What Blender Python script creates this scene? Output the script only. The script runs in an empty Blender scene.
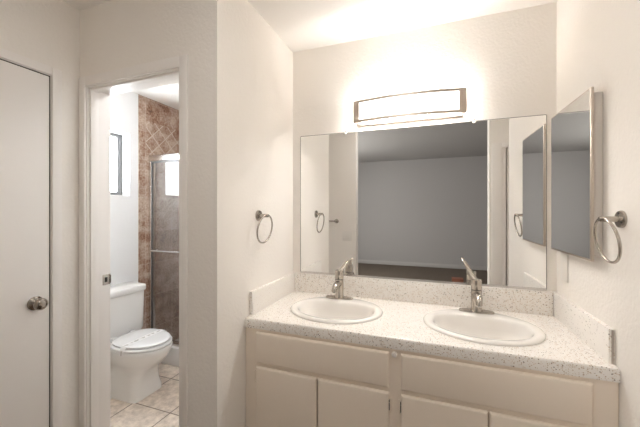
import bpy, bmesh, math, random
from mathutils import Vector, Matrix
random.seed(4)
S = bpy.context.scene
COL = S.collection

# ------------------------------------------------------------------ camera, world, exposure
cam = bpy.data.cameras.new('camera')
camo = bpy.data.objects.new('camera', cam)
COL.objects.link(camo)
S.camera = camo
cam.sensor_width = 36.0
cam.lens = 36.0 * 309.0 / 640.0
cam.shift_y = -2.5 / 640.0
cam.clip_start = 0.02
camo.location = (0, 0, 1.35)
camo.rotation_euler = (math.pi / 2, 0, math.atan(112.0 / 309.0))

W = bpy.data.worlds.new('world')
S.world = W
W.use_nodes = True
W.node_tree.nodes['Background'].inputs[0].default_value = (0.75, 0.85, 1.0, 1)
W.node_tree.nodes['Background'].inputs[1].default_value = 1.0

S.view_settings.view_transform = 'Standard'
S.view_settings.look = 'None'
S.view_settings.gamma = 1.0
S.view_settings.exposure = 0.75
S.cycles.max_bounces = 16
S.cycles.diffuse_bounces = 10
S.cycles.glossy_bounces = 8
S.cycles.transparent_max_bounces = 12

E_FRONT, E_VANITY = 1.2, 58.0      # bar light: frosted front, open top and bottom of the lamp box
E_BATHWIN = 17.0      # frosted bathroom window
E_ROOMFILL = 19.0     # unseen fill dome added over the dressing area
E_BEDFILL = 6.5      # unseen bedroom window, added as fill
E_SHOWERFILL = 2.5  # unseen fill dome added above the shower
E_BATHFILL = 8.0     # unseen fill dome added in the bathroom

# ------------------------------------------------------------------ key measures (metres)
XL, XR, YB = -0.89, 0.605, 1.916        # vanity alcove
ZC = 2.43                               # ceiling of the dressing area
XW, YD = -1.784, 1.125                  # left wall, doorway wall
XBATH, ZBATH, YBATH = -2.44, 2.38, 2.95 # bathroom
YBED, ZBED = -4.07, 2.605               # bedroom

# ------------------------------------------------------------------ materials
def lin(c):
    c = c / 255.0
    return c / 12.92 if c <= 0.04045 else ((c + 0.055) / 1.055) ** 2.4
def rgb(r, g, b): return (lin(r), lin(g), lin(b), 1)

def new_mat(name):
    m = bpy.data.materials.new(name)
    m.use_nodes = True
    nt = m.node_tree
    return m, nt, nt.nodes['Principled BSDF']

def node(nt, typ, **kw):
    n = nt.nodes.new(typ)
    for k, v in kw.items(): setattr(n, k, v)
    return n

def plain(name, col, rough=0.5, metal=0.0, spec=0.5, bump=None, coat=0.0):
    m, nt, b = new_mat(name)
    b.inputs['Base Color'].default_value = col
    b.inputs['Roughness'].default_value = rough
    b.inputs['Metallic'].default_value = metal
    b.inputs['Specular IOR Level'].default_value = spec
    b.inputs['Coat Weight'].default_value = coat
    tc = node(nt, 'ShaderNodeTexCoord')
    nz = node(nt, 'ShaderNodeTexNoise')
    nt.links.new(tc.outputs['Object'], nz.inputs['Vector'])
    if bump:
        scale, strength, dist = bump
        nz.inputs['Scale'].default_value = scale
        nz.inputs['Detail'].default_value = 3
        bp = node(nt, 'ShaderNodeBump')
        bp.inputs['Strength'].default_value = strength
        bp.inputs['Distance'].default_value = dist
        nt.links.new(nz.outputs['Fac'], bp.inputs['Height'])
        nt.links.new(bp.outputs['Normal'], b.inputs['Normal'])
    else:
        nz.inputs['Scale'].default_value = 6
        mr = node(nt, 'ShaderNodeMapRange')
        mr.inputs['To Min'].default_value = max(0.0, rough - 0.03)
        mr.inputs['To Max'].default_value = min(1.0, rough + 0.03)
        nt.links.new(nz.outputs['Fac'], mr.inputs['Value'])
        nt.links.new(mr.outputs['Result'], b.inputs['Roughness'])
    return m

M = {}
M['wall'] = plain('cream_plaster', (0.87, 0.835, 0.79, 1), 0.75, spec=0.25, bump=(75, 0.35, 0.006))
M['ceiling'] = plain('ceiling_paint', (0.87, 0.85, 0.825, 1), 0.85, spec=0.2, bump=(75, 0.3, 0.005))
M['trim'] = plain('trim_paint', (0.86, 0.83, 0.80, 1), 0.38, spec=0.4)
M['door'] = plain('door_paint', (0.86, 0.83, 0.80, 1), 0.42, spec=0.4)
M['bath_wall'] = plain('bathroom_white_plaster', (0.84, 0.85, 0.86, 1), 0.6, spec=0.3, bump=(60, 0.2, 0.004))
M['bed_wall'] = plain('bedroom_wall_grey', (0.50, 0.49, 0.485, 1), 0.85, spec=0.2, bump=(60, 0.2, 0.004))  # one even grey on every bedroom wall
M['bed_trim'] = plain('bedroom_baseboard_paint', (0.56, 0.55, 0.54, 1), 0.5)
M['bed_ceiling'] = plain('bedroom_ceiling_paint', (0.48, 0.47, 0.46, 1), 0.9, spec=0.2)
M['cabinet'] = plain('cabinet_beige_paint', (0.89, 0.795, 0.685, 1), 0.42, spec=0.4)
M['gap'] = plain('dark_gap', (0.03, 0.025, 0.02, 1), 0.8)  # near-black colour standing in for the shade inside gaps
M['porcelain'] = plain('white_porcelain', (0.86, 0.86, 0.85, 1), 0.12, spec=0.5, coat=0.3)
M['sink'] = plain('sink_porcelain', (0.84, 0.815, 0.78, 1), 0.14, spec=0.5, coat=0.3)
M['seat'] = plain('white_seat_plastic', (0.85, 0.855, 0.86, 1), 0.22, spec=0.5)
M['nickel'] = plain('brushed_nickel', (0.47, 0.43, 0.385, 1), 0.26, metal=1.0)
M['light_frame'] = plain('lamp_nickel', (0.60, 0.53, 0.47, 1), 0.42, metal=1.0)
M['chrome'] = plain('shower_aluminium', (0.72, 0.70, 0.68, 1), 0.25, metal=1.0)
M['pewter'] = plain('aged_nickel_knob', (0.36, 0.32, 0.28, 1), 0.2, metal=1.0)
M['mirror'] = plain('silvered_mirror', (0.92, 0.925, 0.92, 1), 0.0, metal=1.0)
M['mirror'].node_tree.nodes['Principled BSDF'].inputs['Roughness'].default_value = 0.0
for l in list(M['mirror'].node_tree.links):
    if l.to_socket.name == 'Roughness': M['mirror'].node_tree.links.remove(l)
M['mirror_edge'] = plain('mirror_dark_edge', (0.16, 0.15, 0.14, 1), 0.35)
M['plastic'] = plain('white_plastic', (0.82, 0.79, 0.75, 1), 0.35)
M['bronze'] = plain('dark_bronze_aluminium', (0.085, 0.08, 0.077, 1), 0.45)
M['black'] = plain('black_rubber', (0.02, 0.02, 0.02, 1), 0.5)
M['red_box'] = plain('reddish_card', (0.33, 0.13, 0.08, 1), 0.7)
M['cab_body'] = plain('medicine_cabinet_enamel', (0.66, 0.62, 0.575, 1), 0.35)
M['pan'] = plain('white_shower_pan', (0.82, 0.82, 0.82, 1), 0.25)
M['raw_edge'] = plain('worn_laminate_edge', (0.42, 0.37, 0.33, 1), 0.7)

def emit(name, col, strength):
    m, nt, b = new_mat(name)
    b.inputs['Base Color'].default_value = (0.8, 0.8, 0.8, 1)
    b.inputs['Emission Color'].default_value = col
    b.inputs['Emission Strength'].default_value = strength
    return m
M['lamp'] = emit('lit_frosted_diffuser', (1.0, 0.98, 0.95, 1), E_FRONT)
M['tube'] = emit('lit_lamp_tube', (1.0, 0.98, 0.95, 1), E_VANITY)
M['tube_top'] = emit('dim_lamp_tube', (1.0, 0.98, 0.95, 1), E_VANITY * 0.5)
M['shower_fill'] = emit('shower_fill_dome', (1.0, 0.97, 0.93, 1), E_SHOWERFILL)
M['room_fill'] = emit('dressing_fill_dome', (1.0, 0.97, 0.93, 1), E_ROOMFILL)
M['bath_fill'] = emit('bathroom_fill_dome', (1.0, 1.0, 1.0, 1), E_BATHFILL)
M['day'] = emit('bright_frosted_window', (0.90, 0.96, 1.0, 1), E_BATHWIN)
M['bed_fill'] = emit('bedroom_fill_window', (1.0, 0.97, 0.93, 1), E_BEDFILL)

def carpet():
    m, nt, b = new_mat('brown_carpet')
    tc = node(nt, 'ShaderNodeTexCoord')
    nz = node(nt, 'ShaderNodeTexNoise'); nz.inputs['Scale'].default_value = 120
    rp = node(nt, 'ShaderNodeValToRGB')
    rp.color_ramp.elements[0].position = 0.3; rp.color_ramp.elements[0].color = (0.10, 0.078, 0.06, 1)
    rp.color_ramp.elements[1].position = 0.7; rp.color_ramp.elements[1].color = (0.20, 0.16, 0.125, 1)
    nt.links.new(tc.outputs['Object'], nz.inputs['Vector'])
    nt.links.new(nz.outputs['Fac'], rp.inputs['Fac'])
    nt.links.new(rp.outputs['Color'], b.inputs['Base Color'])
    b.inputs['Roughness'].default_value = 0.95
    return m
M['carpet'] = carpet()

def speckled():
    m, nt, b = new_mat('speckled_white_countertop')
    tc = node(nt, 'ShaderNodeTexCoord')
    base = (0.88, 0.85, 0.81, 1)
    prev = None
    for (sc, thr, rad, col) in ((230, 0.30, 0.38, (0.70, 0.60, 0.51, 1)), (160, 0.27, 0.35, (0.54, 0.42, 0.32, 1)), (150, 0.13, 0.32, (0.15, 0.11, 0.085, 1))):
        vo = node(nt, 'ShaderNodeTexVoronoi'); vo.inputs['Scale'].default_value = sc
        nt.links.new(tc.outputs['Object'], vo.inputs['Vector'])
        sep = node(nt, 'ShaderNodeSeparateColor')
        nt.links.new(vo.outputs['Color'], sep.inputs['Color'])
        a = node(nt, 'ShaderNodeMath', operation='LESS_THAN'); a.inputs[1].default_value = thr
        nt.links.new(sep.outputs['Red'], a.inputs[0])
        d = node(nt, 'ShaderNodeMath', operation='LESS_THAN'); d.inputs[1].default_value = rad
        nt.links.new(vo.outputs['Distance'], d.inputs[0])
        mu = node(nt, 'ShaderNodeMath', operation='MULTIPLY')
        nt.links.new(a.outputs[0], mu.inputs[0]); nt.links.new(d.outputs[0], mu.inputs[1])
        mx = node(nt, 'ShaderNodeMix', data_type='RGBA')
        nt.links.new(mu.outputs[0], mx.inputs[0])
        if prev is None: mx.inputs[6].default_value = base
        else: nt.links.new(prev, mx.inputs[6])
        mx.inputs[7].default_value = col
        prev = mx.outputs[2]
    nt.links.new(prev, b.inputs['Base Color'])
    b.inputs['Roughness'].default_value = 0.3
    return m
M['counter'] = speckled()

def slate():
    """rust and brown slate wall tile, square courses with a diagonal band"""
    m, nt, b = new_mat('rust_brown_slate_tile')
    tc = node(nt, 'ShaderNodeTexCoord')
    sep = node(nt, 'ShaderNodeSeparateXYZ')
    nt.links.new(tc.outputs['Object'], sep.inputs[0])
    ad = node(nt, 'ShaderNodeMath', operation='ADD')
    nt.links.new(sep.outputs['X'], ad.inputs[0]); nt.links.new(sep.outputs['Y'], ad.inputs[1])
    cmb = node(nt, 'ShaderNodeCombineXYZ')
    nt.links.new(ad.outputs[0], cmb.inputs['X']); nt.links.new(sep.outputs['Z'], cmb.inputs['Y'])
    def brick(rot, size, loc):
        mp = node(nt, 'ShaderNodeMapping')
        mp.inputs['Rotation'].default_value = (0, 0, rot)
        mp.inputs['Location'].default_value = loc
        nt.links.new(cmb.outputs[0], mp.inputs['Vector'])
        br = node(nt, 'ShaderNodeTexBrick'); br.offset = 0.0; br.squash = 1.0
        br.inputs['Scale'].default_value = 1.0
        br.inputs['Brick Width'].default_value = size; br.inputs['Row Height'].default_value = size
        br.inputs['Mortar Size'].default_value = 0.0045
        br.inputs['Mortar Smooth'].default_value = 0.1
        br.inputs['Color1'].default_value = (0.16, 0.16, 0.16, 1)
        br.inputs['Color2'].default_value = (0.9, 0.9, 0.9, 1)
        br.inputs['Mortar'].default_value = (0.5, 0.5, 0.5, 1)
        nt.links.new(mp.outputs[0], br.inputs['Vector'])
        return br
    sq = brick(0, 0.30, (0.044, 0.03, 0)); di = brick(math.pi / 4, 0.106, (0.05, 0.02, 0))
    g1 = node(nt, 'ShaderNodeMath', operation='GREATER_THAN'); g1.inputs[1].default_value = 1.87
    g2 = node(nt, 'ShaderNodeMath', operation='LESS_THAN'); g2.inputs[1].default_value = 2.17
    g3 = node(nt, 'ShaderNodeMath', operation='GREATER_THAN'); g3.inputs[1].default_value = -0.344
    nt.links.new(sep.outputs['Z'], g1.inputs[0]); nt.links.new(sep.outputs['Z'], g2.inputs[0]); nt.links.new(ad.outputs[0], g3.inputs[0])
    gm = node(nt, 'ShaderNodeMath', operation='MULTIPLY'); gm2 = node(nt, 'ShaderNodeMath', operation='MULTIPLY')
    nt.links.new(g1.outputs[0], gm.inputs[0]); nt.links.new(g2.outputs[0], gm.inputs[1])
    nt.links.new(gm.outputs[0], gm2.inputs[0]); nt.links.new(g3.outputs[0], gm2.inputs[1])
    mt = node(nt, 'ShaderNodeMix', data_type='RGBA'); mf = node(nt, 'ShaderNodeMix', data_type='FLOAT')
    nt.links.new(gm2.outputs[0], mt.inputs[0]); nt.links.new(gm2.outputs[0], mf.inputs[0])
    nt.links.new(sq.outputs['Color'], mt.inputs[6]); nt.links.new(di.outputs['Color'], mt.inputs[7])
    nt.links.new(sq.outputs['Fac'], mf.inputs[2]); nt.links.new(di.outputs['Fac'], mf.inputs[3])
    nz = node(nt, 'ShaderNodeTexNoise'); nz.inputs['Scale'].default_value = 10; nz.inputs['Detail'].default_value = 8; nz.inputs['Roughness'].default_value = 0.62
    nt.links.new(tc.outputs['Object'], nz.inputs['Vector'])
    n2 = node(nt, 'ShaderNodeTexNoise'); n2.inputs['Scale'].default_value = 62; n2.inputs['Detail'].default_value = 4
    nt.links.new(tc.outputs['Object'], n2.inputs['Vector'])
    sc = node(nt, 'ShaderNodeSeparateColor'); nt.links.new(mt.outputs[2], sc.inputs[0])
    s1 = node(nt, 'ShaderNodeMath', operation='MULTIPLY_ADD'); s1.inputs[1].default_value = 0.30
    nt.links.new(sc.outputs['Red'], s1.inputs[0])
    s2 = node(nt, 'ShaderNodeMath', operation='MULTIPLY_ADD'); s2.inputs[1].default_value = 1.7; s2.inputs[2].default_value = -0.83
    nt.links.new(nz.outputs['Fac'], s2.inputs[0]); nt.links.new(s2.outputs[0], s1.inputs[2])
    s3 = node(nt, 'ShaderNodeMath', operation='MULTIPLY_ADD'); s3.inputs[1].default_value = 1.05
    nt.links.new(n2.outputs['Fac'], s3.inputs[0]); nt.links.new(s1.outputs[0], s3.inputs[2])
    rp = node(nt, 'ShaderNodeValToRGB'); cr = rp.color_ramp
    cr.elements[0].position = 0.2; cr.elements[0].color = (0.10, 0.055, 0.035, 1)
    cr.elements[1].position = 0.95; cr.elements[1].color = (0.52, 0.41, 0.33, 1)
    for p, c in ((0.38, (0.21, 0.105, 0.06, 1)), (0.55, (0.31, 0.18, 0.12, 1)), (0.72, (0.38, 0.275, 0.215, 1))):
        e = cr.elements.new(p); e.color = c
    nt.links.new(s3.outputs[0], rp.inputs['Fac'])
    mg = node(nt, 'ShaderNodeMix', data_type='RGBA')
    ga = node(nt, 'ShaderNodeMath', operation='MULTIPLY_ADD'); ga.inputs[1].default_value = 0.5; ga.inputs[2].default_value = 0.35
    nt.links.new(gm2.outputs[0], ga.inputs[0])
    gb = node(nt, 'ShaderNodeMath', operation='MULTIPLY'); nt.links.new(ga.outputs[0], gb.inputs[0]); nt.links.new(mf.outputs[0], gb.inputs[1])
    nt.links.new(gb.outputs[0], mg.inputs[0]); nt.links.new(rp.outputs['Color'], mg.inputs[6])
    mg.inputs[7].default_value = (0.62, 0.54, 0.47, 1)
    nt.links.new(mg.outputs[2], b.inputs['Base Color'])
    b.inputs['Roughness'].default_value = 0.55
    bp = node(nt, 'ShaderNodeBump'); bp.inputs['Strength'].default_value = 0.3; bp.inputs['Distance'].default_value = 0.004
    nt.links.new(n2.outputs['Fac'], bp.inputs['Height']); nt.links.new(bp.outputs['Normal'], b.inputs['Normal'])
    return m
M['slate'] = slate()

def floor_tile():
    m, nt, b = new_mat('beige_stone_floor_tile')
    tc = node(nt, 'ShaderNodeTexCoord')
    mp = node(nt, 'ShaderNodeMapping'); mp.inputs['Location'].default_value = (-0.005, 0.05, 0)
    nt.links.new(tc.outputs['Object'], mp.inputs['Vector'])
    br = node(nt, 'ShaderNodeTexBrick'); br.offset = 0.0
    br.inputs['Scale'].default_value = 1.0
    br.inputs['Brick Width'].default_value = 0.33; br.inputs['Row Height'].default_value = 0.33
    br.inputs['Mortar Size'].default_value = 0.004; br.inputs['Mortar Smooth'].default_value = 0.2
    br.inputs['Color1'].default_value = (0.78, 0.70, 0.63, 1); br.inputs['Color2'].default_value = (0.82, 0.74, 0.66, 1)
    br.inputs['Mortar'].default_value = (0.26, 0.20, 0.16, 1)
    nt.links.new(mp.outputs[0], br.inputs['Vector'])
    nz = node(nt, 'ShaderNodeTexNoise'); nz.inputs['Scale'].default_value = 16; nz.inputs['Detail'].default_value = 8; nz.inputs['Roughness'].default_value = 0.7
    nt.links.new(tc.outputs['Object'], nz.inputs['Vector'])
    rp = node(nt, 'ShaderNodeValToRGB')
    rp.color_ramp.elements[0].position = 0.35; rp.color_ramp.elements[0].color = (0.72, 0.68, 0.64, 1)
    rp.color_ramp.elements[1].position = 0.65; rp.color_ramp.elements[1].color = (1.2, 1.18, 1.15, 1)
    nt.links.new(nz.outputs['Fac'], rp.inputs['Fac'])
    mx = node(nt, 'ShaderNodeMix', data_type='RGBA', blend_type='MULTIPLY'); mx.inputs[0].default_value = 1
    nt.links.new(br.outputs['Color'], mx.inputs[6]); nt.links.new(rp.outputs['Color'], mx.inputs[7])
    nt.links.new(mx.outputs[2], b.inputs['Base Color'])
    b.inputs['Roughness'].default_value = 0.5
    return m
M['floor_tile'] = floor_tile()

def pane_glass():
    m, nt, b = new_mat('shower_door_glass')
    nt.nodes.remove(b)
    out = nt.nodes['Material Output']
    tr = node(nt, 'ShaderNodeBsdfTransparent'); tr.inputs[0].default_value = (0.88, 0.87, 0.86, 1)
    gl = node(nt, 'ShaderNodeBsdfGlossy'); gl.inputs['Roughness'].default_value = 0.02
    fr = node(nt, 'ShaderNodeFresnel'); fr.inputs['IOR'].default_value = 1.5
    mu = node(nt, 'ShaderNodeMath', operation='MULTIPLY'); ge = node(nt, 'ShaderNodeNewGeometry'); fl = node(nt, 'ShaderNodeMath', operation='SUBTRACT'); fl.inputs[0].default_value = 1.0
    nt.links.new(ge.outputs['Backfacing'], fl.inputs[1]); nt.links.new(fl.outputs[0], mu.inputs[1])
    nt.links.new(fr.outputs[0], mu.inputs[0])
    mx = node(nt, 'ShaderNodeMixShader')
    nt.links.new(mu.outputs[0], mx.inputs[0]); nt.links.new(tr.outputs[0], mx.inputs[1]); nt.links.new(gl.outputs[0], mx.inputs[2])
    df = node(nt, 'ShaderNodeBsdfDiffuse'); df.inputs[0].default_value = (0.62, 0.60, 0.58, 1)
    m2 = node(nt, 'ShaderNodeMixShader'); m2.inputs[0].default_value = 0.10       # even grey diffuse share over the whole pane
    nt.links.new(mx.outputs[0], m2.inputs[1]); nt.links.new(df.outputs[0], m2.inputs[2])
    nt.links.new(m2.outputs[0], out.inputs['Surface'])
    return m
M['glass'] = pane_glass()

def paper_band():
    m, nt, b = new_mat('printed_paper_band')
    tc = node(nt, 'ShaderNodeTexCoord')
    mp = node(nt, 'ShaderNodeMapping'); mp.inputs['Scale'].default_value = (1, 1, 1)
    nt.links.new(tc.outputs['Object'], mp.inputs['Vector'])
    nz = node(nt, 'ShaderNodeTexNoise'); nz.inputs['Scale'].default_value = 38; nz.inputs['Detail'].default_value = 1
    nt.links.new(mp.outputs[0], nz.inputs['Vector'])
    sep = node(nt, 'ShaderNodeSeparateXYZ'); nt.links.new(tc.outputs['Object'], sep.inputs[0])
    ab = node(nt, 'ShaderNodeMath', operation='ABSOLUTE'); nt.links.new(sep.outputs['X'], ab.inputs[0])
    lt = node(nt, 'ShaderNodeMath', operation='LESS_THAN'); lt.inputs[1].default_value = 0.010
    nt.links.new(ab.outputs[0], lt.inputs[0])
    gt = node(nt, 'ShaderNodeMath', operation='GREATER_THAN'); gt.inputs[1].default_value = 0.52
    nt.links.new(nz.outputs['Fac'], gt.inputs[0])
    mu = node(nt, 'ShaderNodeMath', operation='MULTIPLY'); nt.links.new(lt.outputs[0], mu.inputs[0]); nt.links.new(gt.outputs[0], mu.inputs[1])
    mx = node(nt, 'ShaderNodeMix', data_type='RGBA')
    nt.links.new(mu.outputs[0], mx.inputs[0])
    mx.inputs[6].default_value = (0.82, 0.82, 0.82, 1); mx.inputs[7].default_value = (0.50, 0.48, 0.46, 1)
    nt.links.new(mx.outputs[2], b.inputs['Base Color'])
    b.inputs['Roughness'].default_value = 0.6
    return m
M['paper'] = paper_band()

# ------------------------------------------------------------------ mesh helpers
def box(bm, x0, x1, y0, y1, z0, z1, bev=0.0, seg=2):
    n0 = len(bm.verts)
    vs = [bm.verts.new((x, y, z)) for x in (x0, x1) for y in (y0, y1) for z in (z0, z1)]
    F = [(0, 1, 3, 2), (4, 6, 7, 5), (0, 4, 5, 1), (2, 3, 7, 6), (0, 2, 6, 4), (1, 5, 7, 3)]
    fs = [bm.faces.new([vs[i] for i in f]) for f in F]
    if bev > 0:
        es = list({e for f in fs for e in f.edges})
        bmesh.ops.bevel(bm, geom=es, offset=bev, segments=seg, affect='EDGES', profile=0.5, clamp_overlap=True)

def loft(bm, rings, cap0=True, cap1=True, closed=True):
    R = [[bm.verts.new(p) for p in r] for r in rings]
    n = len(R[0])
    for a, b in zip(R[:-1], R[1:]):
        for i in range(n if closed else n - 1):
            j = (i + 1) % n
            bm.faces.new((a[i], a[j], b[j], b[i]))
    if cap0: bm.faces.new(list(reversed(R[0])))
    if cap1: bm.faces.new(R[-1])
    return R

def lathe(bm, prof, origin, axis, n=32):
    """prof: (radius, height along axis)"""
    ax = Vector(axis).normalized()
    t = Vector((0, 0, 1)) if abs(ax.z) < 0.9 else Vector((1, 0, 0))
    u = ax.cross(t).normalized(); v = ax.cross(u)
    o = Vector(origin)
    loft(bm, [[o + ax * h + (u * math.cos(2 * math.pi * k / n) + v * math.sin(2 * math.pi * k / n)) * max(r, 1e-5) for k in range(n)] for r, h in prof])

def tube(bm, pts, rad, n=14, closed=False):
    pts = [Vector(p) for p in pts]
    m = len(pts); rings = []
    up = None
    for i, p in enumerate(pts):
        if closed: d = (pts[(i + 1) % m] - pts[i - 1]).normalized()
        else: d = (pts[min(i + 1, m - 1)] - pts[max(i - 1, 0)]).normalized()
        if up is None:
            t = Vector((0, 0, 1)) if abs(d.z) < 0.9 else Vector((0, 1, 0))
            u = d.cross(t).normalized()
        else:
            u = (up - d * up.dot(d)).normalized()
        up = u; v = d.cross(u)
        r = rad[i] if isinstance(rad, (list, tuple)) else rad
        rings.append([p + (u * math.cos(2 * math.pi * k / n) + v * math.sin(2 * math.pi * k / n)) * r for k in range(n)])
    if closed:
        rings.append(rings[0])
        loft(bm, rings, False, False)
        bmesh.ops.remove_doubles(bm, verts=bm.verts, dist=1e-6)
    else: loft(bm, rings)

def obj(name, bm, mat, parent=None, smooth=None, origin=None, label=None):
    bmesh.ops.recalc_face_normals(bm, faces=bm.faces)
    if origin is not None: bmesh.ops.translate(bm, verts=bm.verts, vec=-Vector(origin))
    me = bpy.data.meshes.new(name)
    bm.to_mesh(me); bm.free()
    me.materials.append(mat)
    o = bpy.data.objects.new(name, me)
    COL.objects.link(o)
    if smooth is not None:
        for p in me.polygons: p.use_smooth = True
        if smooth < 179: me.set_sharp_from_angle(angle=math.radians(smooth))
    if origin is not None: o.location = origin
    if parent is not None:
        o.parent = parent
        chain = Vector((0, 0, 0)); q = parent
        while q is not None: chain += q.location; q = q.parent
        o.location = Vector(o.location) - chain      # meshes are written in world metres
    if label: o['label'] = label
    return o

def boxes(name, specs, mat, parent=None, bev=0.0, **kw):
    bm = bmesh.new()
    for s in specs: box(bm, *s, bev=bev)
    return obj(name, bm, mat, parent, smooth=(30 if bev else None), **kw)

def struct(name, specs, mat, bev=0.0):
    o = boxes(name, specs, mat, bev=bev); o['kind'] = 'structure'; return o

def thing(name, label, cat, loc, group=None, kind=None):
    o = bpy.data.objects.new(name, None); COL.objects.link(o)
    o.location = loc; o.empty_display_size = 0.1
    if label: o['label'] = label
    if cat: o['category'] = cat
    if group: o['group'] = group
    if kind: o['kind'] = kind
    return o

def tag(o, label, cat, group=None):
    o['label'] = label; o['category'] = cat
    if group: o['group'] = group
    return o

def oval(cx, cy, a, b, z, n=64, p=2.0):
    out = []
    for k in range(n):
        t = 2 * math.pi * k / n
        c, s = math.cos(t), math.sin(t)
        out.append((cx + a * math.copysign(abs(c) ** (2 / p), c), cy + b * math.copysign(abs(s) ** (2 / p), s), z))
    return out

# ------------------------------------------------------------------ setting: the shell
T = 0.12
struct('floor', [(-2.72, 2.32, -4.19, 1.125, -0.1, 0), (-0.89, XR + T, 1.125, YB + T, -0.1, 0)], M['carpet'])
struct('floor_bathroom', [(XBATH - T, -0.89, 1.125, YBATH + T, -0.1, 0)], M['floor_tile'])
struct('ceiling', [(XW - T, 1.62, 0.01, 1.245, ZC, 2.70), (-1.01, XR + T, 1.245, YB + T, ZC, 2.70)], M['ceiling'])
struct('ceiling_bathroom', [(XBATH - T, -1.01, 1.245, YBATH + T, ZBATH, 2.70)], M['ceiling'])
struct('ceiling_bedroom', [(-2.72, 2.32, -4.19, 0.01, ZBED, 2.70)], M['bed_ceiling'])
struct('wall_back', [(-1.01, XR + T, YB, YB + T, 0, ZC)], M['wall'])
struct('wall_alcove_left', [(-1.01, XL, YD + T, YB, 0, ZC)], M['wall'])
struct('wall_alcove_right', [(XR, XR + T, 0.856, YB, 0, ZC)], M['wall'])
JX0, JX1, JZ = -1.728, -1.098, 2.008          # clear opening of the bathroom doorway
struct('wall_doorway', [(XBATH - T, JX0 - 0.018, YD, YD + T, 0, ZC), (JX1 + 0.018, XL, YD, YD + T, 0, ZC),
                        (JX0 - 0.018, JX1 + 0.018, YD, YD + T, JZ + 0.018, ZC)], M['wall'])
DY0, DY1, DZ = 0.222, 0.989, 2.022            # opening of the closed door on the left wall
struct('wall_left', [(XW - T, XW, DY1 + 0.02, YD, 0, ZC), (XW - T, XW, 0.13, DY0 - 0.02, 0, ZC),
                     (XW - T, XW, DY0 - 0.02, DY1 + 0.02, DZ + 0.02, ZC)], M['wall'])
struct('wall_opening_left', [(XW - T, -0.872, 0.01, 0.13, 0, ZC)], M['wall'])
CX0, CX1, CZ = 0.725, 1.42, 2.012             # closet doorway in the wall right of the opening
struct('wall_opening_right', [(0.571, CX0 - 0.02, 0.01, 0.13, 0, ZC), (CX1 + 0.02, 1.62, 0.01, 0.13, 0, ZC),
                              (CX0 - 0.02, CX1 + 0.02, 0.01, 0.13, CZ + 0.02, ZC)], M['wall'])
struct('wall_right_end', [(1.5, 1.62, 0.13, 0.976, 0, ZC)], M['wall'])
struct('wall_right_return', [(XR + T, 1.5, 0.856, 0.976, 0, ZC)], M['wall'])
# bathroom
WY0, WY1, WZ0, WZ1 = 1.34, 1.936, 1.482, 2.008   # bathroom window hole
struct('wall_bathroom_left', [(XBATH - T, XBATH, YD + T, WY0, 0, ZBATH), (XBATH - T, XBATH, WY1, 2.02, 0, ZBATH),
                              (XBATH - T, XBATH, WY0, WY1, 0, WZ0), (XBATH - T, XBATH, WY0, WY1, WZ1, ZBATH)], M['bath_wall'])
struct('wall_shower_left', [(XBATH - T, XBATH + 0.006, 2.02, YBATH, 0, ZBATH)], M['slate'])
struct('wall_shower_back', [(XBATH - T, -0.89, YBATH, YBATH + T, 0, ZBATH)], M['slate'])
struct('wall_shower_right', [(-1.13, -1.01, 2.10, YBATH, 0, ZBATH)], M['slate'])
struct('wall_bathroom_right', [(-1.03, -1.01, YD + T, 2.10, 0, ZBATH)], M['bath_wall'])
# bedroom seen in the mirror
BWY0, BWY1, BWZ0, BWZ1 = -2.4, -0.6, 0.75, 2.1
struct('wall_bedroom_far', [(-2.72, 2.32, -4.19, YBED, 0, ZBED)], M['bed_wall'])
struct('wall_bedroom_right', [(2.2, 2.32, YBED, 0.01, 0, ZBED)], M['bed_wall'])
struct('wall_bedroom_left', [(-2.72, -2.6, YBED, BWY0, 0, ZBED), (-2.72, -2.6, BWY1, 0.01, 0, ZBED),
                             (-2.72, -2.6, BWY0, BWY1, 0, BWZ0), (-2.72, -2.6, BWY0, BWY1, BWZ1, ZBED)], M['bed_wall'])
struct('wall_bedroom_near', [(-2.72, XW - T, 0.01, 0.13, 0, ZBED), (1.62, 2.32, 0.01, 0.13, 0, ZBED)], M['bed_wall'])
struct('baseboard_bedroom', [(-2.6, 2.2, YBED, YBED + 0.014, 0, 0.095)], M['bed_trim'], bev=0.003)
struct('baseboard_left', [(XW, XW + 0.012, 1.035, YD, 0, 0.08)], M['trim'], bev=0.003)
struct('baseboard_doorway', [(-1.046, XL, YD - 0.012, YD, 0, 0.08)], M['trim'], bev=0.003)

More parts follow.
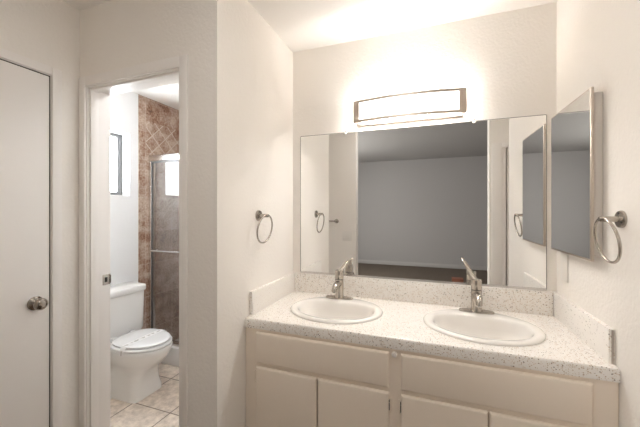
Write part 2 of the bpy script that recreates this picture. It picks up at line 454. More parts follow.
# windows
w1 = thing('window_1', None, None, (XBATH - 0.09, (WY0 + WY1) / 2, WZ0), kind='structure')
X = XBATH - 0.085
fw, fv = 0.03, 0.046
boxes('window_frame', [(X - 0.025, X, WY0, WY0 + fv, WZ0, WZ1), (X - 0.025, X, WY1 - fv, WY1, WZ0, WZ1),
                       (X - 0.025, X, WY0 + fv, WY1 - fv, WZ0, WZ0 + fw), (X - 0.025, X, WY0 + fv, WY1 - fv, WZ1 - fw, WZ1),
                       (X - 0.022, X - 0.004, (WY0 + WY1) / 2 - 0.012, (WY0 + WY1) / 2 + 0.012, WZ0 + fw, WZ1 - fw)], M['bronze'], w1)
boxes('pane', [(X - 0.018, X - 0.014, WY0 + fv, WY1 - fv, WZ0 + fw, WZ1 - fw)], M['day'], w1)
for (nm, xo, sg) in (('window_fill', -2.6, -1),):  # out-of-view glowing window, added to brighten the bedroom and dressing area
    w2 = thing(nm, None, None, (xo + sg * 0.06, (BWY0 + BWY1) / 2, BWZ0), kind='structure')
    a, b_ = sorted((xo + sg * 0.02, xo + sg * 0.05))
    boxes('window_frame', [(a, b_, BWY0, BWY0 + 0.04, BWZ0, BWZ1), (a, b_, BWY1 - 0.04, BWY1, BWZ0, BWZ1),
                           (a, b_, BWY0 + 0.04, BWY1 - 0.04, BWZ0, BWZ0 + 0.04), (a, b_, BWY0 + 0.04, BWY1 - 0.04, BWZ1 - 0.04, BWZ1),
                           (a, b_, (BWY0 + BWY1) / 2 - 0.02, (BWY0 + BWY1) / 2 + 0.02, BWZ0 + 0.04, BWZ1 - 0.04)], M['bronze'], w2)
    c = xo + sg * 0.035
    boxes('pane', [(c - 0.002, c + 0.002, BWY0 + 0.04, BWY1 - 0.04, BWZ0 + 0.04, BWZ1 - 0.04)], M['bed_fill'], w2)

# doors ---------------------------------------------------------------
def knob(parent, origin, axis, mat):
    bm = bmesh.new()
    lathe(bm, [(0.032, 0.0), (0.033, 0.004), (0.030, 0.008), (0.016, 0.011), (0.012, 0.016), (0.012, 0.026)], origin, axis)
    lathe(bm, [(0.012, 0.024), (0.020, 0.027), (0.026, 0.033), (0.0285, 0.041), (0.0275, 0.049), (0.023, 0.056), (0.015, 0.061), (0.006, 0.063), (0.0, 0.063)], origin, axis)
    return obj('knob', bm, mat, parent, smooth=50)

d1 = thing('door_1', 'closed flat cream door in the left wall with an aged nickel knob', 'door', (XW, (DY0 + DY1) / 2, 0), kind='structure')
boxes('slab', [(XW - 0.045, XW - 0.001, DY0 + 0.004, DY1 - 0.0055, 0.008, DZ - 0.0055)], M['door'], d1, bev=0.0015)
boxes('jamb', [(XW - T, XW, DY0 - 0.019, DY0, 0, DZ), (XW - T, XW, DY1, DY1 + 0.019, 0, DZ),
               (XW - T, XW, DY0 - 0.019, DY1 + 0.019, DZ, DZ + 0.019)], M['trim'], d1)
boxes('door_stop', [(XW - 0.066, XW - 0.046, DY1 - 0.012, DY1, 0, DZ), (XW - 0.066, XW - 0.046, DY0, DY0 + 0.012, 0, DZ),
               (XW - 0.066, XW - 0.046, DY0, DY1, DZ - 0.012, DZ)], M['gap'], d1)  # stops coloured dark as painted shade behind the slab gap
boxes('door_gap_shade', [(XW - 0.03, XW - 0.004, DY1 - 0.0053, DY1 - 0.0002, 0.01, DZ), (XW - 0.03, XW - 0.004, DY0 + 0.004, DY1 - 0.0053, DZ - 0.0053, DZ - 0.0002)], M['gap'], d1)  # dark strips filling the slab gap in place of its shade
boxes('casing', [(XW, XW + 0.012, DY1 + 0.002, DY1 + 0.045, 0, DZ + 0.043), (XW, XW + 0.012, DY0 - 0.045, DY0 - 0.002, 0, DZ + 0.043),
                 (XW, XW + 0.012, DY0 - 0.002, DY1 + 0.002, DZ + 0.002, DZ + 0.043)], M['trim'], d1, bev=0.004)
knob(d1, (XW - 0.001, 0.925, 0.909), (1, 0, 0), M['pewter'])

d2 = thing('door_2', 'bathroom doorway with painted casing and strike plate', 'doorway', ((JX0 + JX1) / 2, YD + 0.06, 0), kind='structure')
boxes('jamb', [(JX0 - 0.018, JX0, YD - 0.001, YD + T + 0.001, 0, JZ + 0.018), (JX1, JX1 + 0.018, YD - 0.001, YD + T + 0.001, 0, JZ + 0.018),
               (JX0, JX1, YD - 0.001, YD + T + 0.001, JZ, JZ + 0.018)], M['trim'], d2, bev=0.001)
sy0, sy1 = YD + 0.012, YD + 0.054
boxes('door_stop', [(JX0, JX0 + 0.011, sy0, sy1, 0, JZ), (JX1 - 0.011, JX1, sy0, sy1, 0, JZ), (JX0 + 0.011, JX1 - 0.011, sy0, sy1, JZ - 0.011, JZ)], M['trim'], d2, bev=0.002)
boxes('casing', [(XW + 0.006, JX0 - 0.004, YD - 0.012, YD, 0, JZ + 0.056), (JX1 + 0.004, JX1 + 0.05, YD - 0.012, YD, 0, JZ + 0.056),
                 (JX0 - 0.004, JX1 + 0.004, YD - 0.012, YD, JZ + 0.004, JZ + 0.056)], M['trim'], d2, bev=0.004)
boxes('casing', [(JX0 - 0.054, JX0 - 0.004, YD + T, YD + T + 0.012, 0, JZ + 0.054), (JX1 + 0.004, JX1 + 0.05, YD + T, YD + T + 0.012, 0, JZ + 0.054),
                 (JX0 - 0.004, JX1 + 0.004, YD + T, YD + T + 0.012, JZ + 0.004, JZ + 0.054)], M['trim'], d2, bev=0.004)
sp = boxes('strike_plate', [(JX0, JX0 + 0.002, YD + 0.082, YD + T + 0.006, 0.935, 0.992), (JX0 + 0.0, JX0 + 0.006, YD + T + 0.004, YD + T + 0.007, 0.942, 0.985)], M['nickel'], d2, bev=0.0008, label='nickel strike plate')
boxes('latch_hole', [(JX0 + 0.0005, JX0 + 0.0026, YD + 0.093, YD + 0.108, 0.950, 0.977)], M['gap'], sp)
lf = boxes('slab', [(-1.135, -1.100, YD + T + 0.016, YD + T + 0.64, 0.01, JZ - 0.004)], M['door'], d2, bev=0.001)
knob(lf, (-1.135, YD + T + 0.575, 0.965), (-1, 0, 0), M['pewter'])

d3 = thing('door_3', 'closed closet door seen in the mirror', 'door', ((CX0 + CX1) / 2, 0.13, 0), kind='structure')
boxes('slab', [(CX0 + 0.012, CX1 - 0.004, 0.085, 0.122, 0.01, CZ - 0.004)], M['door'], d3, bev=0.0015)
boxes('jamb', [(CX0 - 0.045, CX0, 0.01, 0.132, 0, CZ), (CX1, CX1 + 0.02, 0.01, 0.132, 0, CZ), (CX0 - 0.02, CX1 + 0.02, 0.01, 0.132, CZ, CZ + 0.02)], M['trim'], d3, bev=0.001)
boxes('casing', [(0.592, 0.682, 0.13, 0.146, 0, CZ + 0.05), (CX1 + 0.004, 1.495, 0.13, 0.146, 0, CZ + 0.05), (0.682, CX1 + 0.004, 0.13, 0.146, CZ + 0.004, CZ + 0.05)], M['trim'], d3, bev=0.004)
boxes('door_stop', [(CX0, CX0 + 0.014, 0.06, 0.084, 0, CZ)], M['gap'], d3)  # stop coloured dark so the gap beside the slab looks shaded

# ------------------------------------------------------------------ vanity
ZT, YF = 0.81, 1.337
SINKS = (-0.495, 0.212)
SY, SA, SB = 1.618, 0.252, 0.216

vc = thing('vanity_cabinet', 'long beige painted double vanity cabinet under the speckled countertop', 'cabinet', (-0.14, 1.62, 0))
bm = bmesh.new()
box(bm, XL + 0.003, -0.872, 1.36, 1.90, 0, 0.764)          # end panels, floor, back, face frame
box(bm, 0.587, XR - 0.003, 1.36, 1.90, 0, 0.764)
box(bm, -0.872, 0.587, 1.885, 1.90, 0.0, 0.764)
box(bm, -0.872, 0.587, 1.36, 1.885, 0.085, 0.10)
obj('carcass', bm, M['cabinet'], vc)
fx0, fx1 = -0.812, 0.518
bm = bmesh.new()
for (a, b_) in ((XL + 0.003, fx0), (-0.184, -0.112), (fx1, XR - 0.003)): box(bm, a, b_, 1.345, 1.36, 0.085, 0.764, bev=0.0008, seg=1)
for (a, b_) in ((fx0, -0.184), (-0.112, fx1)):
    for (z0, z1) in ((0.735, 0.764), (0.562, 0.607), (0.085, 0.13)): box(bm, a, b_, 1.3455, 1.36, z0, z1)
obj('face_frame', bm, M['cabinet'], vc)
boxes('toe_kick', [(XL + 0.02, XR - 0.02, 1.41, 1.425, 0, 0.085)], M['cabinet'], vc)

def panel(bm, x0, x1, z0, z1, y0=1.331, y1=1.3445, lip=0.011):
    """overlay panel with a rounded lipped edge"""
    def ring(i, y): return [(x0 + i, y, z0 + i), (x1 - i, y, z0 + i), (x1 - i, y, z1 - i), (x0 + i, y, z1 - i)]
    loft(bm, [ring(0, y1), ring(0, y0 + 0.0085), ring(0.0015, y0 + 0.005), ring(0.005, y0 + 0.0018), ring(lip, y0)])

for (a, b_) in ((-0.823, -0.172), (-0.123, 0.528)):
    bm = bmesh.new(); panel(bm, a, b_, 0.597, 0.748)
    obj('drawer_front', bm, M['cabinet'], vc, smooth=20)
for (a, b_, hs) in ((-0.823, -0.5005, -0.823), (-0.4965, -0.172, -0.172), (-0.123, 0.2035, -0.123), (0.2075, 0.528, 0.528)):
    bm = bmesh.new(); panel(bm, a, b_, 0.115, 0.577)
    dr = obj('door', bm, M['cabinet'], vc, smooth=20)
    sgn = -1 if hs == a else 1
    for hz in (0.525, 0.18):
        bm = bmesh.new()
        lathe(bm, [(0.0042, -0.024), (0.0042, 0.024)], (hs + sgn * 0.0055, 1.341, hz), (0, 0, 1), n=10)
        for dz in (-0.0285, -0.008, 0.0265):
            lathe(bm, [(0.0046, -0.0022), (0.0046, 0.0022)], (hs + sgn * 0.0055, 1.341, hz + dz), (0, 0, 1), n=10)
        hg = obj('hinge', bm, M['cabinet'], dr, smooth=40)
        if hs in (-0.172, -0.123): boxes('pin_gap', [(hs + sgn * 0.0008 - 0.0013, hs + sgn * 0.0008 + 0.0013, 1.3345, 1.3445, hz - 0.022, hz + 0.006),
                          (hs + sgn * 0.0008 - 0.0013, hs + sgn * 0.0008 + 0.0013, 1.3345, 1.3445, hz + 0.012, hz + 0.020)], M['gap'], hg)
bm = bmesh.new()
lathe(bm, [(0.0, 0.0), (0.010, 0.0), (0.0115, -0.003), (0.0115, -0.011), (0.009, -0.014), (0.0, -0.0145)], (-0.150, 1.345, 0.742), (0, 1, 0), n=20)
obj('bumper', bm, M['plastic'], vc, smooth=40, label='small white plastic bumper')

# countertop with two oval cut-outs
ct = thing('countertop', 'speckled white countertop with backsplashes over the double vanity', 'countertop', (-0.14, 1.62, 0.765))
bm = bmesh.new()
loops = [[(XL + 0.002, YF), (XR - 0.002, YF), (XR - 0.002, YB - 0.002), (XL + 0.002, YB - 0.002)]]
for sx in SINKS: loops.append([(p[0], p[1]) for p in oval(sx, SY, SA - 0.022, SB - 0.022, 0, 48)])
es = []
for lp in loops:
    vs = [bm.verts.new((x, y, ZT)) for x, y in lp]
    for i in range(len(vs)): es.append(bm.edges.new((vs[i], vs[(i + 1) % len(vs)])))
bmesh.ops.triangle_fill(bm, use_beauty=True, use_dissolve=False, edges=es)
for f in [f for f in bm.faces if any((f.calc_center_median().x - sx) ** 2 / (SA - 0.022) ** 2 + (f.calc_center_median().y - SY) ** 2 / (SB - 0.022) ** 2 < 0.98 for sx in SINKS)]:
    bm.faces.remove(f)
ext = bmesh.ops.extrude_face_region(bm, geom=list(bm.faces))
nv = [g for g in ext['geom'] if isinstance(g, bmesh.types.BMVert)]
bmesh.ops.translate(bm, verts=nv, vec=(0, 0, -0.0455))
fe = [e for e in bm.edges if all(abs(v.co.y - YF) < 1e-5 for v in e.verts) and abs(e.verts[0].co.z - e.verts[1].co.z) < 1e-5 and e.verts[0].co.z > ZT - 0.001]
bmesh.ops.bevel(bm, geom=fe, offset=0.009, segments=4, affect='EDGES', profile=0.5)
obj('slab', bm, M['counter'], ct, smooth=35)
bm = bmesh.new(); box(bm, XL + 0.02, XR - 0.02, YB - 0.02, YB - 0.0005, ZT, 0.934, bev=0.003); obj('backsplash', bm, M['counter'], ct, smooth=30)
for (a, b_, ya) in ((XL + 0.001, XL + 0.0195, 1.378), (XR - 0.0195, XR - 0.001, 1.372)):   # left, right
    bm = bmesh.new(); box(bm, a, b_, ya, YB - 0.001, ZT, 0.934, bev=0.003)
    ss = obj('side_splash', bm, M['counter'], ct, smooth=30)
    if a > 0: boxes('end_edge', [(a + 0.008, b_ - 0.004, ya - 0.0015, ya + 0.001, ZT + 0.002, 0.931)], M['raw_edge'], ss, label='darker worn end edge')

def make_sink(cx, label):
    s = thing('sink', label, 'sink', (cx, SY, ZT), group='oval basins set into the countertop')
    bm = bmesh.new()
    by = SY - 0.022                                  # bowl sits forward, faucet ledge behind
    R = []
    for (a, b_, z) in ((SA, SB, ZT + 0.0005), (SA + 0.001, SB + 0.001, ZT + 0.006), (SA - 0.003, SB - 0.003, ZT + 0.011), (SA - 0.010, SB - 0.010, ZT + 0.0135)):
        R.append(oval(cx, SY, a, b_, z, 64, 2.0))
    def dee(a, bf, bb, z, pb):                       # straight-backed bowl: bf to the front, bb to the back
        out = []
        for k in range(64):
            t = 2 * math.pi * k / 64
            c, q = math.cos(t), math.sin(t)
            p = pb if q > 0 else 2.0
            out.append((cx + a * math.copysign(abs(c) ** (2 / p), c), by + (bb if q > 0 else bf) * math.copysign(abs(q) ** (2 / p), q), z))
        return out
    by = SY - 0.01
    for (a, bf, bb, z, pb) in ((0.232, 0.186, 0.150, ZT + 0.0135, 2.3), (0.214, 0.168, 0.122, ZT + 0.0115, 3.0), (0.207, 0.161, 0.116, ZT + 0.006, 3.2), (0.202, 0.156, 0.111, ZT - 0.006, 3.2),
                               (0.192, 0.148, 0.104, ZT - 0.04, 3.0), (0.176, 0.135, 0.094, ZT - 0.08, 2.8), (0.145, 0.108, 0.076, ZT - 0.115, 2.5), (0.095, 0.070, 0.055, ZT - 0.135, 2.2),
                               (0.045, 0.040, 0.036, ZT - 0.142, 2.0), (0.023, 0.023, 0.023, ZT - 0.1435, 2.0)):
        R.append(dee(a, bf, bb, z, pb))
    inner = R[-1]
    under = []
    for (a, b_, z) in ((0.03, 0.03, ZT - 0.153), (SA - 0.145, SB - 0.135, ZT - 0.145), (SA - 0.095, SB - 0.097, ZT - 0.123), (SA - 0.062, SB - 0.070, ZT - 0.085), (SA - 0.045, SB - 0.056, ZT - 0.04), (SA - 0.036, SB - 0.048, ZT - 0.002)):
        under.append(oval(cx, SY - 0.012, a, b_, z, 64))
    loft(bm, R + under + [R[0]], False, False)
    bmesh.ops.remove_doubles(bm, verts=bm.verts, dist=1e-6)
    obj('basin', bm, M['sink'], s, smooth=60)
    bm = bmesh.new()
    lathe(bm, [(0.0, 0.0), (0.022, 0.0), (0.024, 0.002), (0.021, 0.0035), (0.017, 0.002), (0.017, 0.005), (0.014, 0.007), (0.0, 0.0075)], (cx, by, ZT - 0.1425), (0, 0, 1), n=28)
    obj('drain', bm, M['nickel'], s, smooth=40)
    return s
make_sink(SINKS[0], 'oval white drop-in sink on the left, beside the low faucet')
make_sink(SINKS[1], 'oval white drop-in sink on the right, nearest the mirrored cabinet')

def make_faucet(cx, cy, label, tip):
    f = thing('faucet', label, 'faucet', (cx, cy, ZT + 0.0135), group='brushed nickel faucets behind the sinks')
    z0 = ZT + 0.0138
    bm = bmesh.new()
    R = []
    for (i, z) in ((0.0, z0), (0.0, z0 + 0.004), (0.0015, z0 + 0.007), (0.005, z0 + 0.0085)):
        R.append(oval(cx, cy, 0.084 - i, 0.028 - i, z, 48, 2.6))
    loft(bm, R); obj('base_plate', bm, M['nickel'], f, smooth=40)
    bm = bmesh.new()
    lathe(bm, [(0.0285, z0 + 0.008), (0.027, z0 + 0.014), (0.0255, z0 + 0.022), (0.0255, z0 + 0.05), (0.026, z0 + 0.113), (0.025, z0 + 0.1145)], (cx, cy, 0), (0, 0, 1))
    obj('body', bm, M['nickel'], f, smooth=40)
    bm = bmesh.new()
    pts = [(cx, cy - 0.012, z0 + 0.088), (cx, cy - 0.04, z0 + 0.093), (cx, cy - 0.065, z0 + 0.091), (cx, cy - 0.085, z0 + 0.084), (cx, cy - 0.098, z0 + 0.072), (cx, cy - 0.100, z0 + 0.060)]
    tube(bm, pts, [0.019, 0.0185, 0.018, 0.017, 0.016, 0.0155], 18)
    sp = obj('spout', bm, M['nickel'], f, smooth=50)
    bm = bmesh.new(); lathe(bm, [(0.0115, 0.0), (0.0115, -0.004), (0.009, -0.005)], (cx, cy - 0.1002, z0 + 0.060), (0, 0, 1), n=20)
    obj('aerator', bm, M['chrome'], sp, smooth=40)
    bm = bmesh.new(); lathe(bm, [(0.0235, z0 + 0.1145), (0.0235, z0 + 0.118)], (cx, cy, 0), (0, 0, 1)); obj('ring', bm, M['black'], f, smooth=40)
    bm = bmesh.new()
    lathe(bm, [(0.025, z0 + 0.118), (0.026, z0 + 0.1195), (0.026, z0 + 0.163), (0.025, z0 + 0.168), (0.022, z0 + 0.170), (0.0, z0 + 0.1705)], (cx, cy, 0), (0, 0, 1))
    h = obj('handle', bm, M['nickel'], f, smooth=40)
    bm = bmesh.new()
    a = Vector((cx, cy, z0 + 0.158)); t = Vector(tip); d = t - a
    side = Vector((-d.y, d.x, 0)).normalized(); nrm = d.normalized().cross(side).normalized()
    rings = []
    for (s, w, th, lift) in ((0.0, 0.017, 0.011, 0.0), (0.18, 0.0165, 0.010, 0.002), (0.4, 0.0135, 0.0075, 0.0), (0.7, 0.0105, 0.005, -0.003), (0.94, 0.0085, 0.0035, 0.0), (1.0, 0.005, 0.002, 0.001)):
        c = a + d * s - nrm * lift
        rings.append([c + side * w * math.cos(2 * math.pi * k / 14) + nrm * th * math.sin(2 * math.pi * k / 14) for k in range(14)])
    loft(bm, rings); obj('lever', bm, M['nickel'], h, smooth=60)
    return f
make_faucet(-0.527, 1.795, 'brushed nickel single lever faucet of the left sink', (-0.487, 1.868, 1.045))
make_faucet(0.218, 1.795, 'brushed nickel faucet of the right sink with its lever raised', (0.160, 1.872, 1.085))

# ------------------------------------------------------------------ mirror, light, cabinet
MX0, MX1, MZ0, MZ1 = -0.831, 0.559, 0.939, 1.850
mr = thing('wall_mirror', 'wide frameless mirror on the wall above the double vanity', 'mirror', (-0.136, YB, MZ0))
bm = bmesh.new()
R = []
for (i, y) in ((0, YB - 0.0008), (0, YB - 0.0045), (0.002, YB - 0.0058)):
    R.append([(MX0 + i, y, MZ0 + i), (MX1 - i, y, MZ0 + i), (MX1 - i, y, MZ1 - i), (MX0 + i, y, MZ1 - i)])
loft(bm, R)
obj('glass', bm, M['mirror'], mr)
boxes('edge', [(MX0 - 0.0025, MX0, YB - 0.005, YB - 0.0005, MZ0, MZ1), (MX1, MX1 + 0.0025, YB - 0.005, YB - 0.0005, MZ0, MZ1), (MX0, MX1, YB - 0.005, YB - 0.0005, MZ1, MZ1 + 0.0025)], M['mirror_edge'], mr)
bm = bmesh.new()
box(bm, MX0, MX1, YB - 0.0085, YB - 0.0004, MZ0 - 0.0035, MZ0 + 0.0005); box(bm, MX0, MX1, YB - 0.0085, YB - 0.0065, MZ0 + 0.0005, MZ0 + 0.008)
obj('channel', bm, M['chrome'], mr)
for (cx, cz, s) in ((-0.517, MZ1, 1), (0.221, MZ1, 1)):
    bm = bmesh.new(); box(bm, cx - 0.009, cx + 0.009, YB - 0.011, YB - 0.0005, cz + 0.0026, cz + 0.012, bev=0.002); box(bm, cx - 0.008, cx + 0.008, YB - 0.0115, YB - 0.0062, cz - 0.010, cz + 0.004, bev=0.002)
    c = obj('clip', bm, M['plastic'], mr, smooth=30)
    bm = bmesh.new(); lathe(bm, [(0.0035, 0), (0.003, 0.0015), (0.0, 0.002)], (cx, YB - 0.0112, cz + 0.007), (0, -1, 0), n=12); obj('screw', bm, M['nickel'], c)

vl = thing('vanity_light', 'lit bowed bar light in a nickel frame above the mirror', 'wall light', (-0.135, YB, 1.94))
LX0, LX1, LZ0, LZ1 = -0.452, 0.176, 1.887, 2.020
lcx, lhw = (LX0 + LX1) / 2, (LX1 - LX0) / 2
def bow(x, y_end, y_mid): return y_end + (y_mid - y_end) * (1 - ((x - lcx) / lhw) ** 2)
boxes('back_plate', [(LX0 + 0.012, LX1 - 0.012, YB - 0.022, YB - 0.0005, LZ0 - 0.004, LZ1 - 0.012)], M['light_frame'], vl, bev=0.003)
def bowed(bm, x0, x1, yoff, thick, z0, z1, n=28, flat_back=None):
    rings = []
    for k in range(n + 1):
        x = x0 + (x1 - x0) * k / n
        yf = bow(x, YB - 0.070, YB - 0.108) + yoff
        yb = flat_back if flat_back is not None else yf + thick
        rings.append([(x, yf, z0), (x, yb, z0), (x, yb, z1), (x, yf, z1)])
    loft(bm, rings)
bm = bmesh.new(); bowed(bm, LX0 + 0.006, LX1 - 0.006, 0.004, 0.004, LZ0 + 0.003, LZ1 - 0.003)
obj('diffuser', bm, M['lamp'], vl, smooth=30)
for zz, tm in ((LZ0 + 0.026, M['tube']), (LZ1 - 0.036, M['tube_top'])):
    bm = bmesh.new(); lathe(bm, [(0.0, 0), (0.013, 0.001), (0.013, 0.579), (0.0, 0.58)], (lcx - 0.29, YB - 0.045, zz), (1, 0, 0), n=24)
    obj('lamp_tube', bm, tm, vl, smooth=50)
for (z0, z1) in ((LZ1 - 0.014, LZ1), (LZ0, LZ0 + 0.014)):
    bm = bmesh.new(); bowed(bm, LX0, LX1, 0.0, 0.012, z0, z1); obj('frame_rail', bm, M['light_frame'], vl, smooth=30)
for (x0, x1) in ((LX0, LX0 + 0.036), (LX1 - 0.036, LX1)):
    bm = bmesh.new(); bowed(bm, x0, x1, -0.001, 0.004, LZ0 + 0.001, LZ1 - 0.001, n=4)
    xa = LX0 - 0.001 if x0 == LX0 else LX1 - 0.003
    for za in (LZ0 + 0.03, LZ1 - 0.042): box(bm, xa, xa + 0.004, YB - 0.0695, YB - 0.012, za, za + 0.012)
    box(bm, xa, xa + 0.016 if x0 == LX0 else xa + 0.004, YB - 0.014, YB - 0.0225 + 0.012, LZ0 + 0.03, LZ1 - 0.03) if x0 == LX0 else box(bm, xa - 0.012, xa + 0.004, YB - 0.014, YB - 0.0105, LZ0 + 0.03, LZ1 - 0.03)
    obj('end_plate', bm, M['light_frame'], vl, smooth=30)

def fill_dome(label, x, y, z, mat, rad=0.15):  # domes added out of view as fill, to brighten walls and cabinet
    t = thing('fill_ceiling_light', label, 'fill light', (x, y, z))
    bm = bmesh.new(); lathe(bm, [(0.0, -0.0005), (rad + 0.008, -0.0005), (rad + 0.008, -0.022), (rad - 0.004, -0.022)], (x, y, z), (0, 0, 1), n=40); obj('rim', bm, M['nickel'], t, smooth=40)
    bm = bmesh.new(); lathe(bm, [(rad - 0.004, -0.0225), (rad - 0.006, -0.035), (rad * 0.8, -0.062), (rad * 0.45, -0.08), (0.0, -0.086)], (x, y, z), (0, 0, 1), n=40); obj('dome', bm, mat, t, smooth=60)
fill_dome('unseen round fill dome added in the bathroom', -1.5, 1.75, ZBATH, M['bath_fill'])

fill_dome('unseen round fill dome added in the dressing area', -0.30, 0.38, ZC, M['room_fill'])
fill_dome('unseen round fill dome added over the shower', -1.8, 2.55, ZBATH, M['shower_fill'], 0.11)

# medicine cabinet
mc = thing('medicine_cabinet', 'shallow mirrored medicine cabinet on the right wall beside the big mirror', 'cabinet', (XR, 1.65, 1.16))
DX = 0.563
boxes('body', [(DX + 0.012, XR - 0.0005, 1.452, 1.846, 1.180, 1.800)], M['cab_body'], mc, bev=0.004)
cd = boxes('door', [(DX, DX + 0.010, 1.441, 1.857, 1.160, 1.818)], M['light_frame'], mc, bev=0.002, label='slim framed mirror door')
boxes('mirror_glass', [(DX - 0.0015, DX + 0.001, 1.449, 1.849, 1.168, 1.810)], M['mirror'], cd)

def towel_ring(label, fx, fy, fz, side):
    """side +1: on a wall facing +x"""
    t = thing('towel_ring', label, 'towel ring', (fx, fy, fz), group='nickel towel rings on the side walls')
    bm = bmesh.new(); lathe(bm, [(0.0, 0.0005), (0.0295, 0.0005), (0.030, 0.004), (0.0275, 0.010), (0.013, 0.012), (0.0, 0.012)], (fx, fy, fz), (side, 0, 0)); fl = obj('flange', bm, M['nickel'], t, smooth=40)
    for k in range(3):
        bm = bmesh.new()
        an = math.pi / 2 + k * 2 * math.pi / 3
        lathe(bm, [(0.0042, 0.0095), (0.0042, 0.0122), (0.0, 0.0124)], (fx, fy + 0.0195 * math.cos(an), fz + 0.0195 * math.sin(an)), (side, 0, 0), n=12)
        obj('screw', bm, M['black'], fl)
    bm = bmesh.new(); lathe(bm, [(0.0105, 0.011), (0.0098, 0.015), (0.0095, 0.060), (0.0075, 0.064), (0.0, 0.065)], (fx, fy, fz), (side, 0, 0), n=20); obj('arm', bm, M['nickel'], t, smooth=40)
    bm = bmesh.new()
    r = 0.076; tilt = math.radians(9)
    pts = []
    for k in range(72):
        an = 2 * math.pi * k / 72
        dy, dz = r * math.sin(an), -r + r * math.cos(an)
        pts.append((fx + side * (0.054 + dz * math.sin(tilt)), fy + dy, fz + 0.003 + dz * math.cos(tilt)))
    tube(bm, pts, 0.0046, 12, closed=True); obj('ring', bm, M['nickel'], t, smooth=180)
    return t
towel_ring('nickel towel ring on the right wall in front of the mirrored cabinet', XR, 1.33, 1.322, -1)
towel_ring('nickel towel ring on the left alcove wall', XL, 1.467, 1.325, 1)

# wall plates
bm = bmesh.new(); box(bm, XR - 0.008, XR - 0.0003, 1.766, 1.843, 1.012, 1.145, bev=0.003)
wp = obj('wall_plate', bm, M['plastic'], None, smooth=30, origin=(XR, 1.80, 1.012)); tag(wp, 'painted blank wall plate on the right wall below the mirrored cabinet', 'wall plate')
sw = thing('light_switch', 'white double light switch below the towel bar end', 'switch', (-0.985, 0.13, 1.04))
boxes('plate', [(-1.04, -0.925, 0.1303, 0.136, 0.985, 1.10)], M['plastic'], sw, bev=0.002)
for x in (-1.005, -0.96): boxes('toggle', [(x - 0.005, x + 0.005, 0.1355, 0.146, 1.034, 1.052)], M['plastic'], sw, bev=0.001)

# towel bar on the wall beside the opening (seen in the mirror)
tb = thing('towel_bar', 'nickel towel bar beside the room opening, reflected at the left of the mirror', 'towel bar', (-1.36, 0.13, 1.225))
for x in (-1.115, -1.62):
    bm = bmesh.new(); lathe(bm, [(0.0, 0.0005), (0.026, 0.0005), (0.0265, 0.005), (0.023, 0.010), (0.012, 0.013), (0.011, 0.055), (0.013, 0.060), (0.013, 0.078), (0.0, 0.081)], (x, 0.13, 1.225), (0, 1, 0)); obj('post', bm, M['nickel'], tb, smooth=40)
bm = bmesh.new(); lathe(bm, [(0.009, 0), (0.009, 0.505)], (-1.62, 0.199, 1.225), (1, 0, 0), n=20); obj('bar', bm, M['nickel'], tb, smooth=40)

# small red box on the bedroom carpet
bx = thing('storage_box', 'small reddish box on the brown bedroom carpet, reflected behind the right faucet', 'box', (0.42, -2.2, 0))
boxes('body', [(0.34, 0.52, -2.32, -2.14, 0.0, 0.12)], M['red_box'], bx, bev=0.004)
boxes('lid', [(0.336, 0.524, -2.324, -2.136, 0.12, 0.145)], M['red_box'], bx, bev=0.004)

# ------------------------------------------------------------------ bathroom things
TY = 1.71
tl = thing('toilet', 'white two piece toilet with closed lid seen through the bathroom doorway', 'toilet', (-2.10, TY, 0))
def rr(cx, cy, a, b_, z, p): return oval(cx, cy, a, b_, z, 56, p)
bm = bmesh.new()
R = [rr(-2.115, TY, 0.168, 0.126, 0.0, 8), rr(-2.115, TY, 0.167, 0.125, 0.03, 8), rr(-2.115, TY, 0.158, 0.114, 0.09, 6), rr(-2.112, TY, 0.158, 0.110, 0.16, 5),
     rr(-2.10, TY, 0.18, 0.115, 0.205, 3.4), rr(-2.085, TY, 0.215, 0.140, 0.25, 2.7), rr(-2.065, TY, 0.240, 0.163, 0.30, 2.35), rr(-2.055, TY, 0.250, 0.172, 0.34, 2.25), rr(-2.05, TY, 0.253, 0.175, 0.360, 2.2), rr(-2.05, TY, 0.248, 0.170, 0.370, 2.2),
     rr(-2.04, TY, 0.19, 0.115, 0.370, 2.1), rr(-2.04, TY, 0.16, 0.095, 0.31, 2.1), rr(-2.05, TY, 0.07, 0.05, 0.23, 2.0)]
loft(bm, R)
box(bm, -2.40, -2.20, TY - 0.15, TY + 0.15, 0.31, 0.372, bev=0.02, seg=3)
bowl = obj('bowl', bm, M['porcelain'], tl, smooth=50)
for s_ in (-1, 1):
    bm = bmesh.new(); lathe(bm, [(0.014, 0.0), (0.013, 0.012), (0.008, 0.019), (0.0, 0.021)], (-2.18, TY + s_ * 0.139, 0.0), (0, 0, 1), n=18); obj('bolt_cap', bm, M['seat'], tl, smooth=50)
bm = bmesh.new()
loft(bm, [rr(-2.330, TY, 0.095 - i, 0.208 - i, z, 9) for (z, i) in ((0.373, 0.014), (0.40, 0.004), (0.55, 0.0), (0.69, -0.003), (0.70, 0.0))]); obj('tank', bm, M['porcelain'], tl, smooth=50)
bm = bmesh.new()
loft(bm, [rr(-2.327, TY, 0.108 - i, 0.220 - i, z, 9) for (z, i) in ((0.7005, 0.004), (0.707, 0.0), (0.735, 0.0), (0.746, 0.004), (0.751, 0.012))]); obj('tank_lid', bm, M['porcelain'], tl, smooth=50)
def seat_outline(z, i):
    out = []
    for k in range(64):
        t = 2 * math.pi * k / 64
        c, q = math.cos(t), math.sin(t)
        a, p = (0.235, 2.0) if c > 0 else (0.185, 2.5)
        out.append((-2.035 + (a - i) * math.copysign(abs(c) ** (2 / p), c), TY + (0.180 - i) * math.copysign(abs(q) ** (2 / p), q), z))
    return out
bm = bmesh.new()
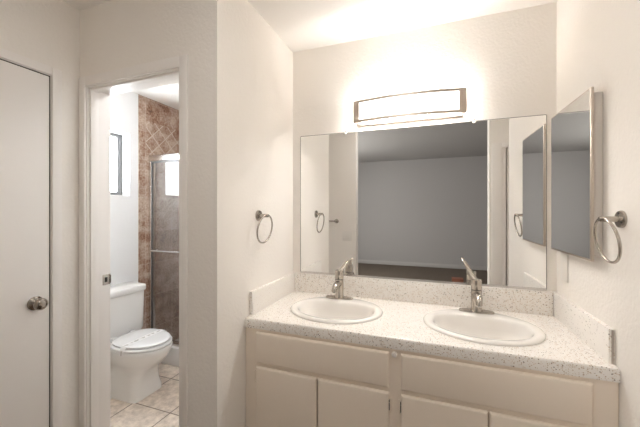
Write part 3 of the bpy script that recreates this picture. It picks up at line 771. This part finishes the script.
loft(bm, [seat_outline(0.3725, 0.006), seat_outline(0.377, 0.0), seat_outline(0.386, 0.0), seat_outline(0.391, 0.005), seat_outline(0.391, 0.06), seat_outline(0.387, 0.07), seat_outline(0.3725, 0.07), seat_outline(0.3725, 0.006)], False, False)
bmesh.ops.remove_doubles(bm, verts=bm.verts, dist=1e-6)
obj('seat', bm, M['seat'], tl, smooth=50)
bm = bmesh.new()
loft(bm, [seat_outline(0.397, 0.020), seat_outline(0.398, 0.014), seat_outline(0.407, 0.013), seat_outline(0.412, 0.019), seat_outline(0.414, 0.04), seat_outline(0.415, 0.10)])
obj('seat_lid', bm, M['seat'], tl, smooth=50)
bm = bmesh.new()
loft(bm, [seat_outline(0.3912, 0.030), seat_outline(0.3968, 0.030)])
obj('seat_gap_shade', bm, M['gap'], tl)  # dark filler between seat and lid, standing in for shade
for s_ in (-1, 1):
    bm = bmesh.new(); box(bm, -2.232, -2.205, TY + s_ * 0.075 - 0.02, TY + s_ * 0.075 + 0.02, 0.373, 0.410, bev=0.006, seg=3)
    obj('seat_hinge', bm, M['seat'], tl, smooth=40)
# paper strip lying over the lid
bm = bmesh.new()
prof = [(-0.1835, 0.355), (-0.1825, 0.378), (-0.1815, 0.389), (-0.172, 0.405), (-0.161, 0.4135), (-0.13, 0.4158), (-0.08, 0.4162), (0.0, 0.4162), (0.08, 0.4162), (0.13, 0.4158), (0.161, 0.4135), (0.172, 0.405), (0.1815, 0.389), (0.1825, 0.375)]
loft(bm, [[(-0.024, y, z), (0.024, y, z), (0.024, y, z + 0.0006), (-0.024, y, z + 0.0006)] for y, z in prof])
pb = obj('paper_band', bm, M['paper'], None, smooth=30)
pb.location = (-2.0, TY, 0.0)
tag(pb, 'printed white paper band laid across the closed toilet lid', 'paper band')

# shower enclosure
YS = 2.143
sh = thing('shower_door', 'framed sliding glass shower door with a horizontal bar beside the toilet', 'shower door', (-1.78, YS, 0.155))
sx0, sx1 = XBATH + 0.0065, -1.1305
boxes('header', [(sx0, sx1, YS - 0.03, YS + 0.03, 1.800, 1.860)], M['chrome'], sh, bev=0.012)
boxes('side_jamb', [(sx0, sx0 + 0.030, YS - 0.025, YS + 0.025, 0.185, 1.80)], M['chrome'], sh, bev=0.003)
boxes('side_jamb', [(sx1 - 0.030, sx1, YS - 0.025, YS + 0.025, 0.185, 1.80)], M['chrome'], sh, bev=0.003)
boxes('bottom_track', [(sx0, sx1, YS - 0.03, YS + 0.03, 0.1605, 0.185)], M['chrome'], sh, bev=0.004)
for (a, b_, y) in ((sx0 + 0.025, -1.72, YS - 0.013), (-1.78, sx1 - 0.025, YS + 0.013)):
    g = boxes('glass_panel', [(a, b_, y - 0.003, y + 0.003, 0.19, 1.80)], M['glass'], sh)
    boxes('panel_frame', [(a, a + 0.016, y - 0.0075, y + 0.0055, 0.19, 1.80), (b_ - 0.014, b_, y - 0.0055, y + 0.0055, 0.19, 1.80), (a + 0.016, b_ - 0.014, y - 0.0045, y + 0.0045, 1.785, 1.80)], M['bronze'], g, bev=0.002)
bm = bmesh.new()
lathe(bm, [(0.009, 0.0), (0.009, 0.60)], (-2.37, YS - 0.055, 0.995), (1, 0, 0), n=16)
for x in (-2.345, -1.80): lathe(bm, [(0.012, 0.0), (0.008, 0.006), (0.008, 0.04)], (x, YS - 0.0165, 0.995), (0, -1, 0), n=16)
obj('towel_rail', bm, M['chrome'], sh, smooth=40)
bm = bmesh.new()
box(bm, sx0, sx1, YS - 0.05, YS + 0.05, 0.0, 0.160, bev=0.008); box(bm, sx0, sx1, YS + 0.05, YBATH - 0.001, 0.0, 0.05)
tag(obj('shower_pan', bm, M['pan'], None, smooth=30, origin=(-1.78, 2.5, 0)), 'white shower pan with a raised curb under the glass door', 'shower pan')
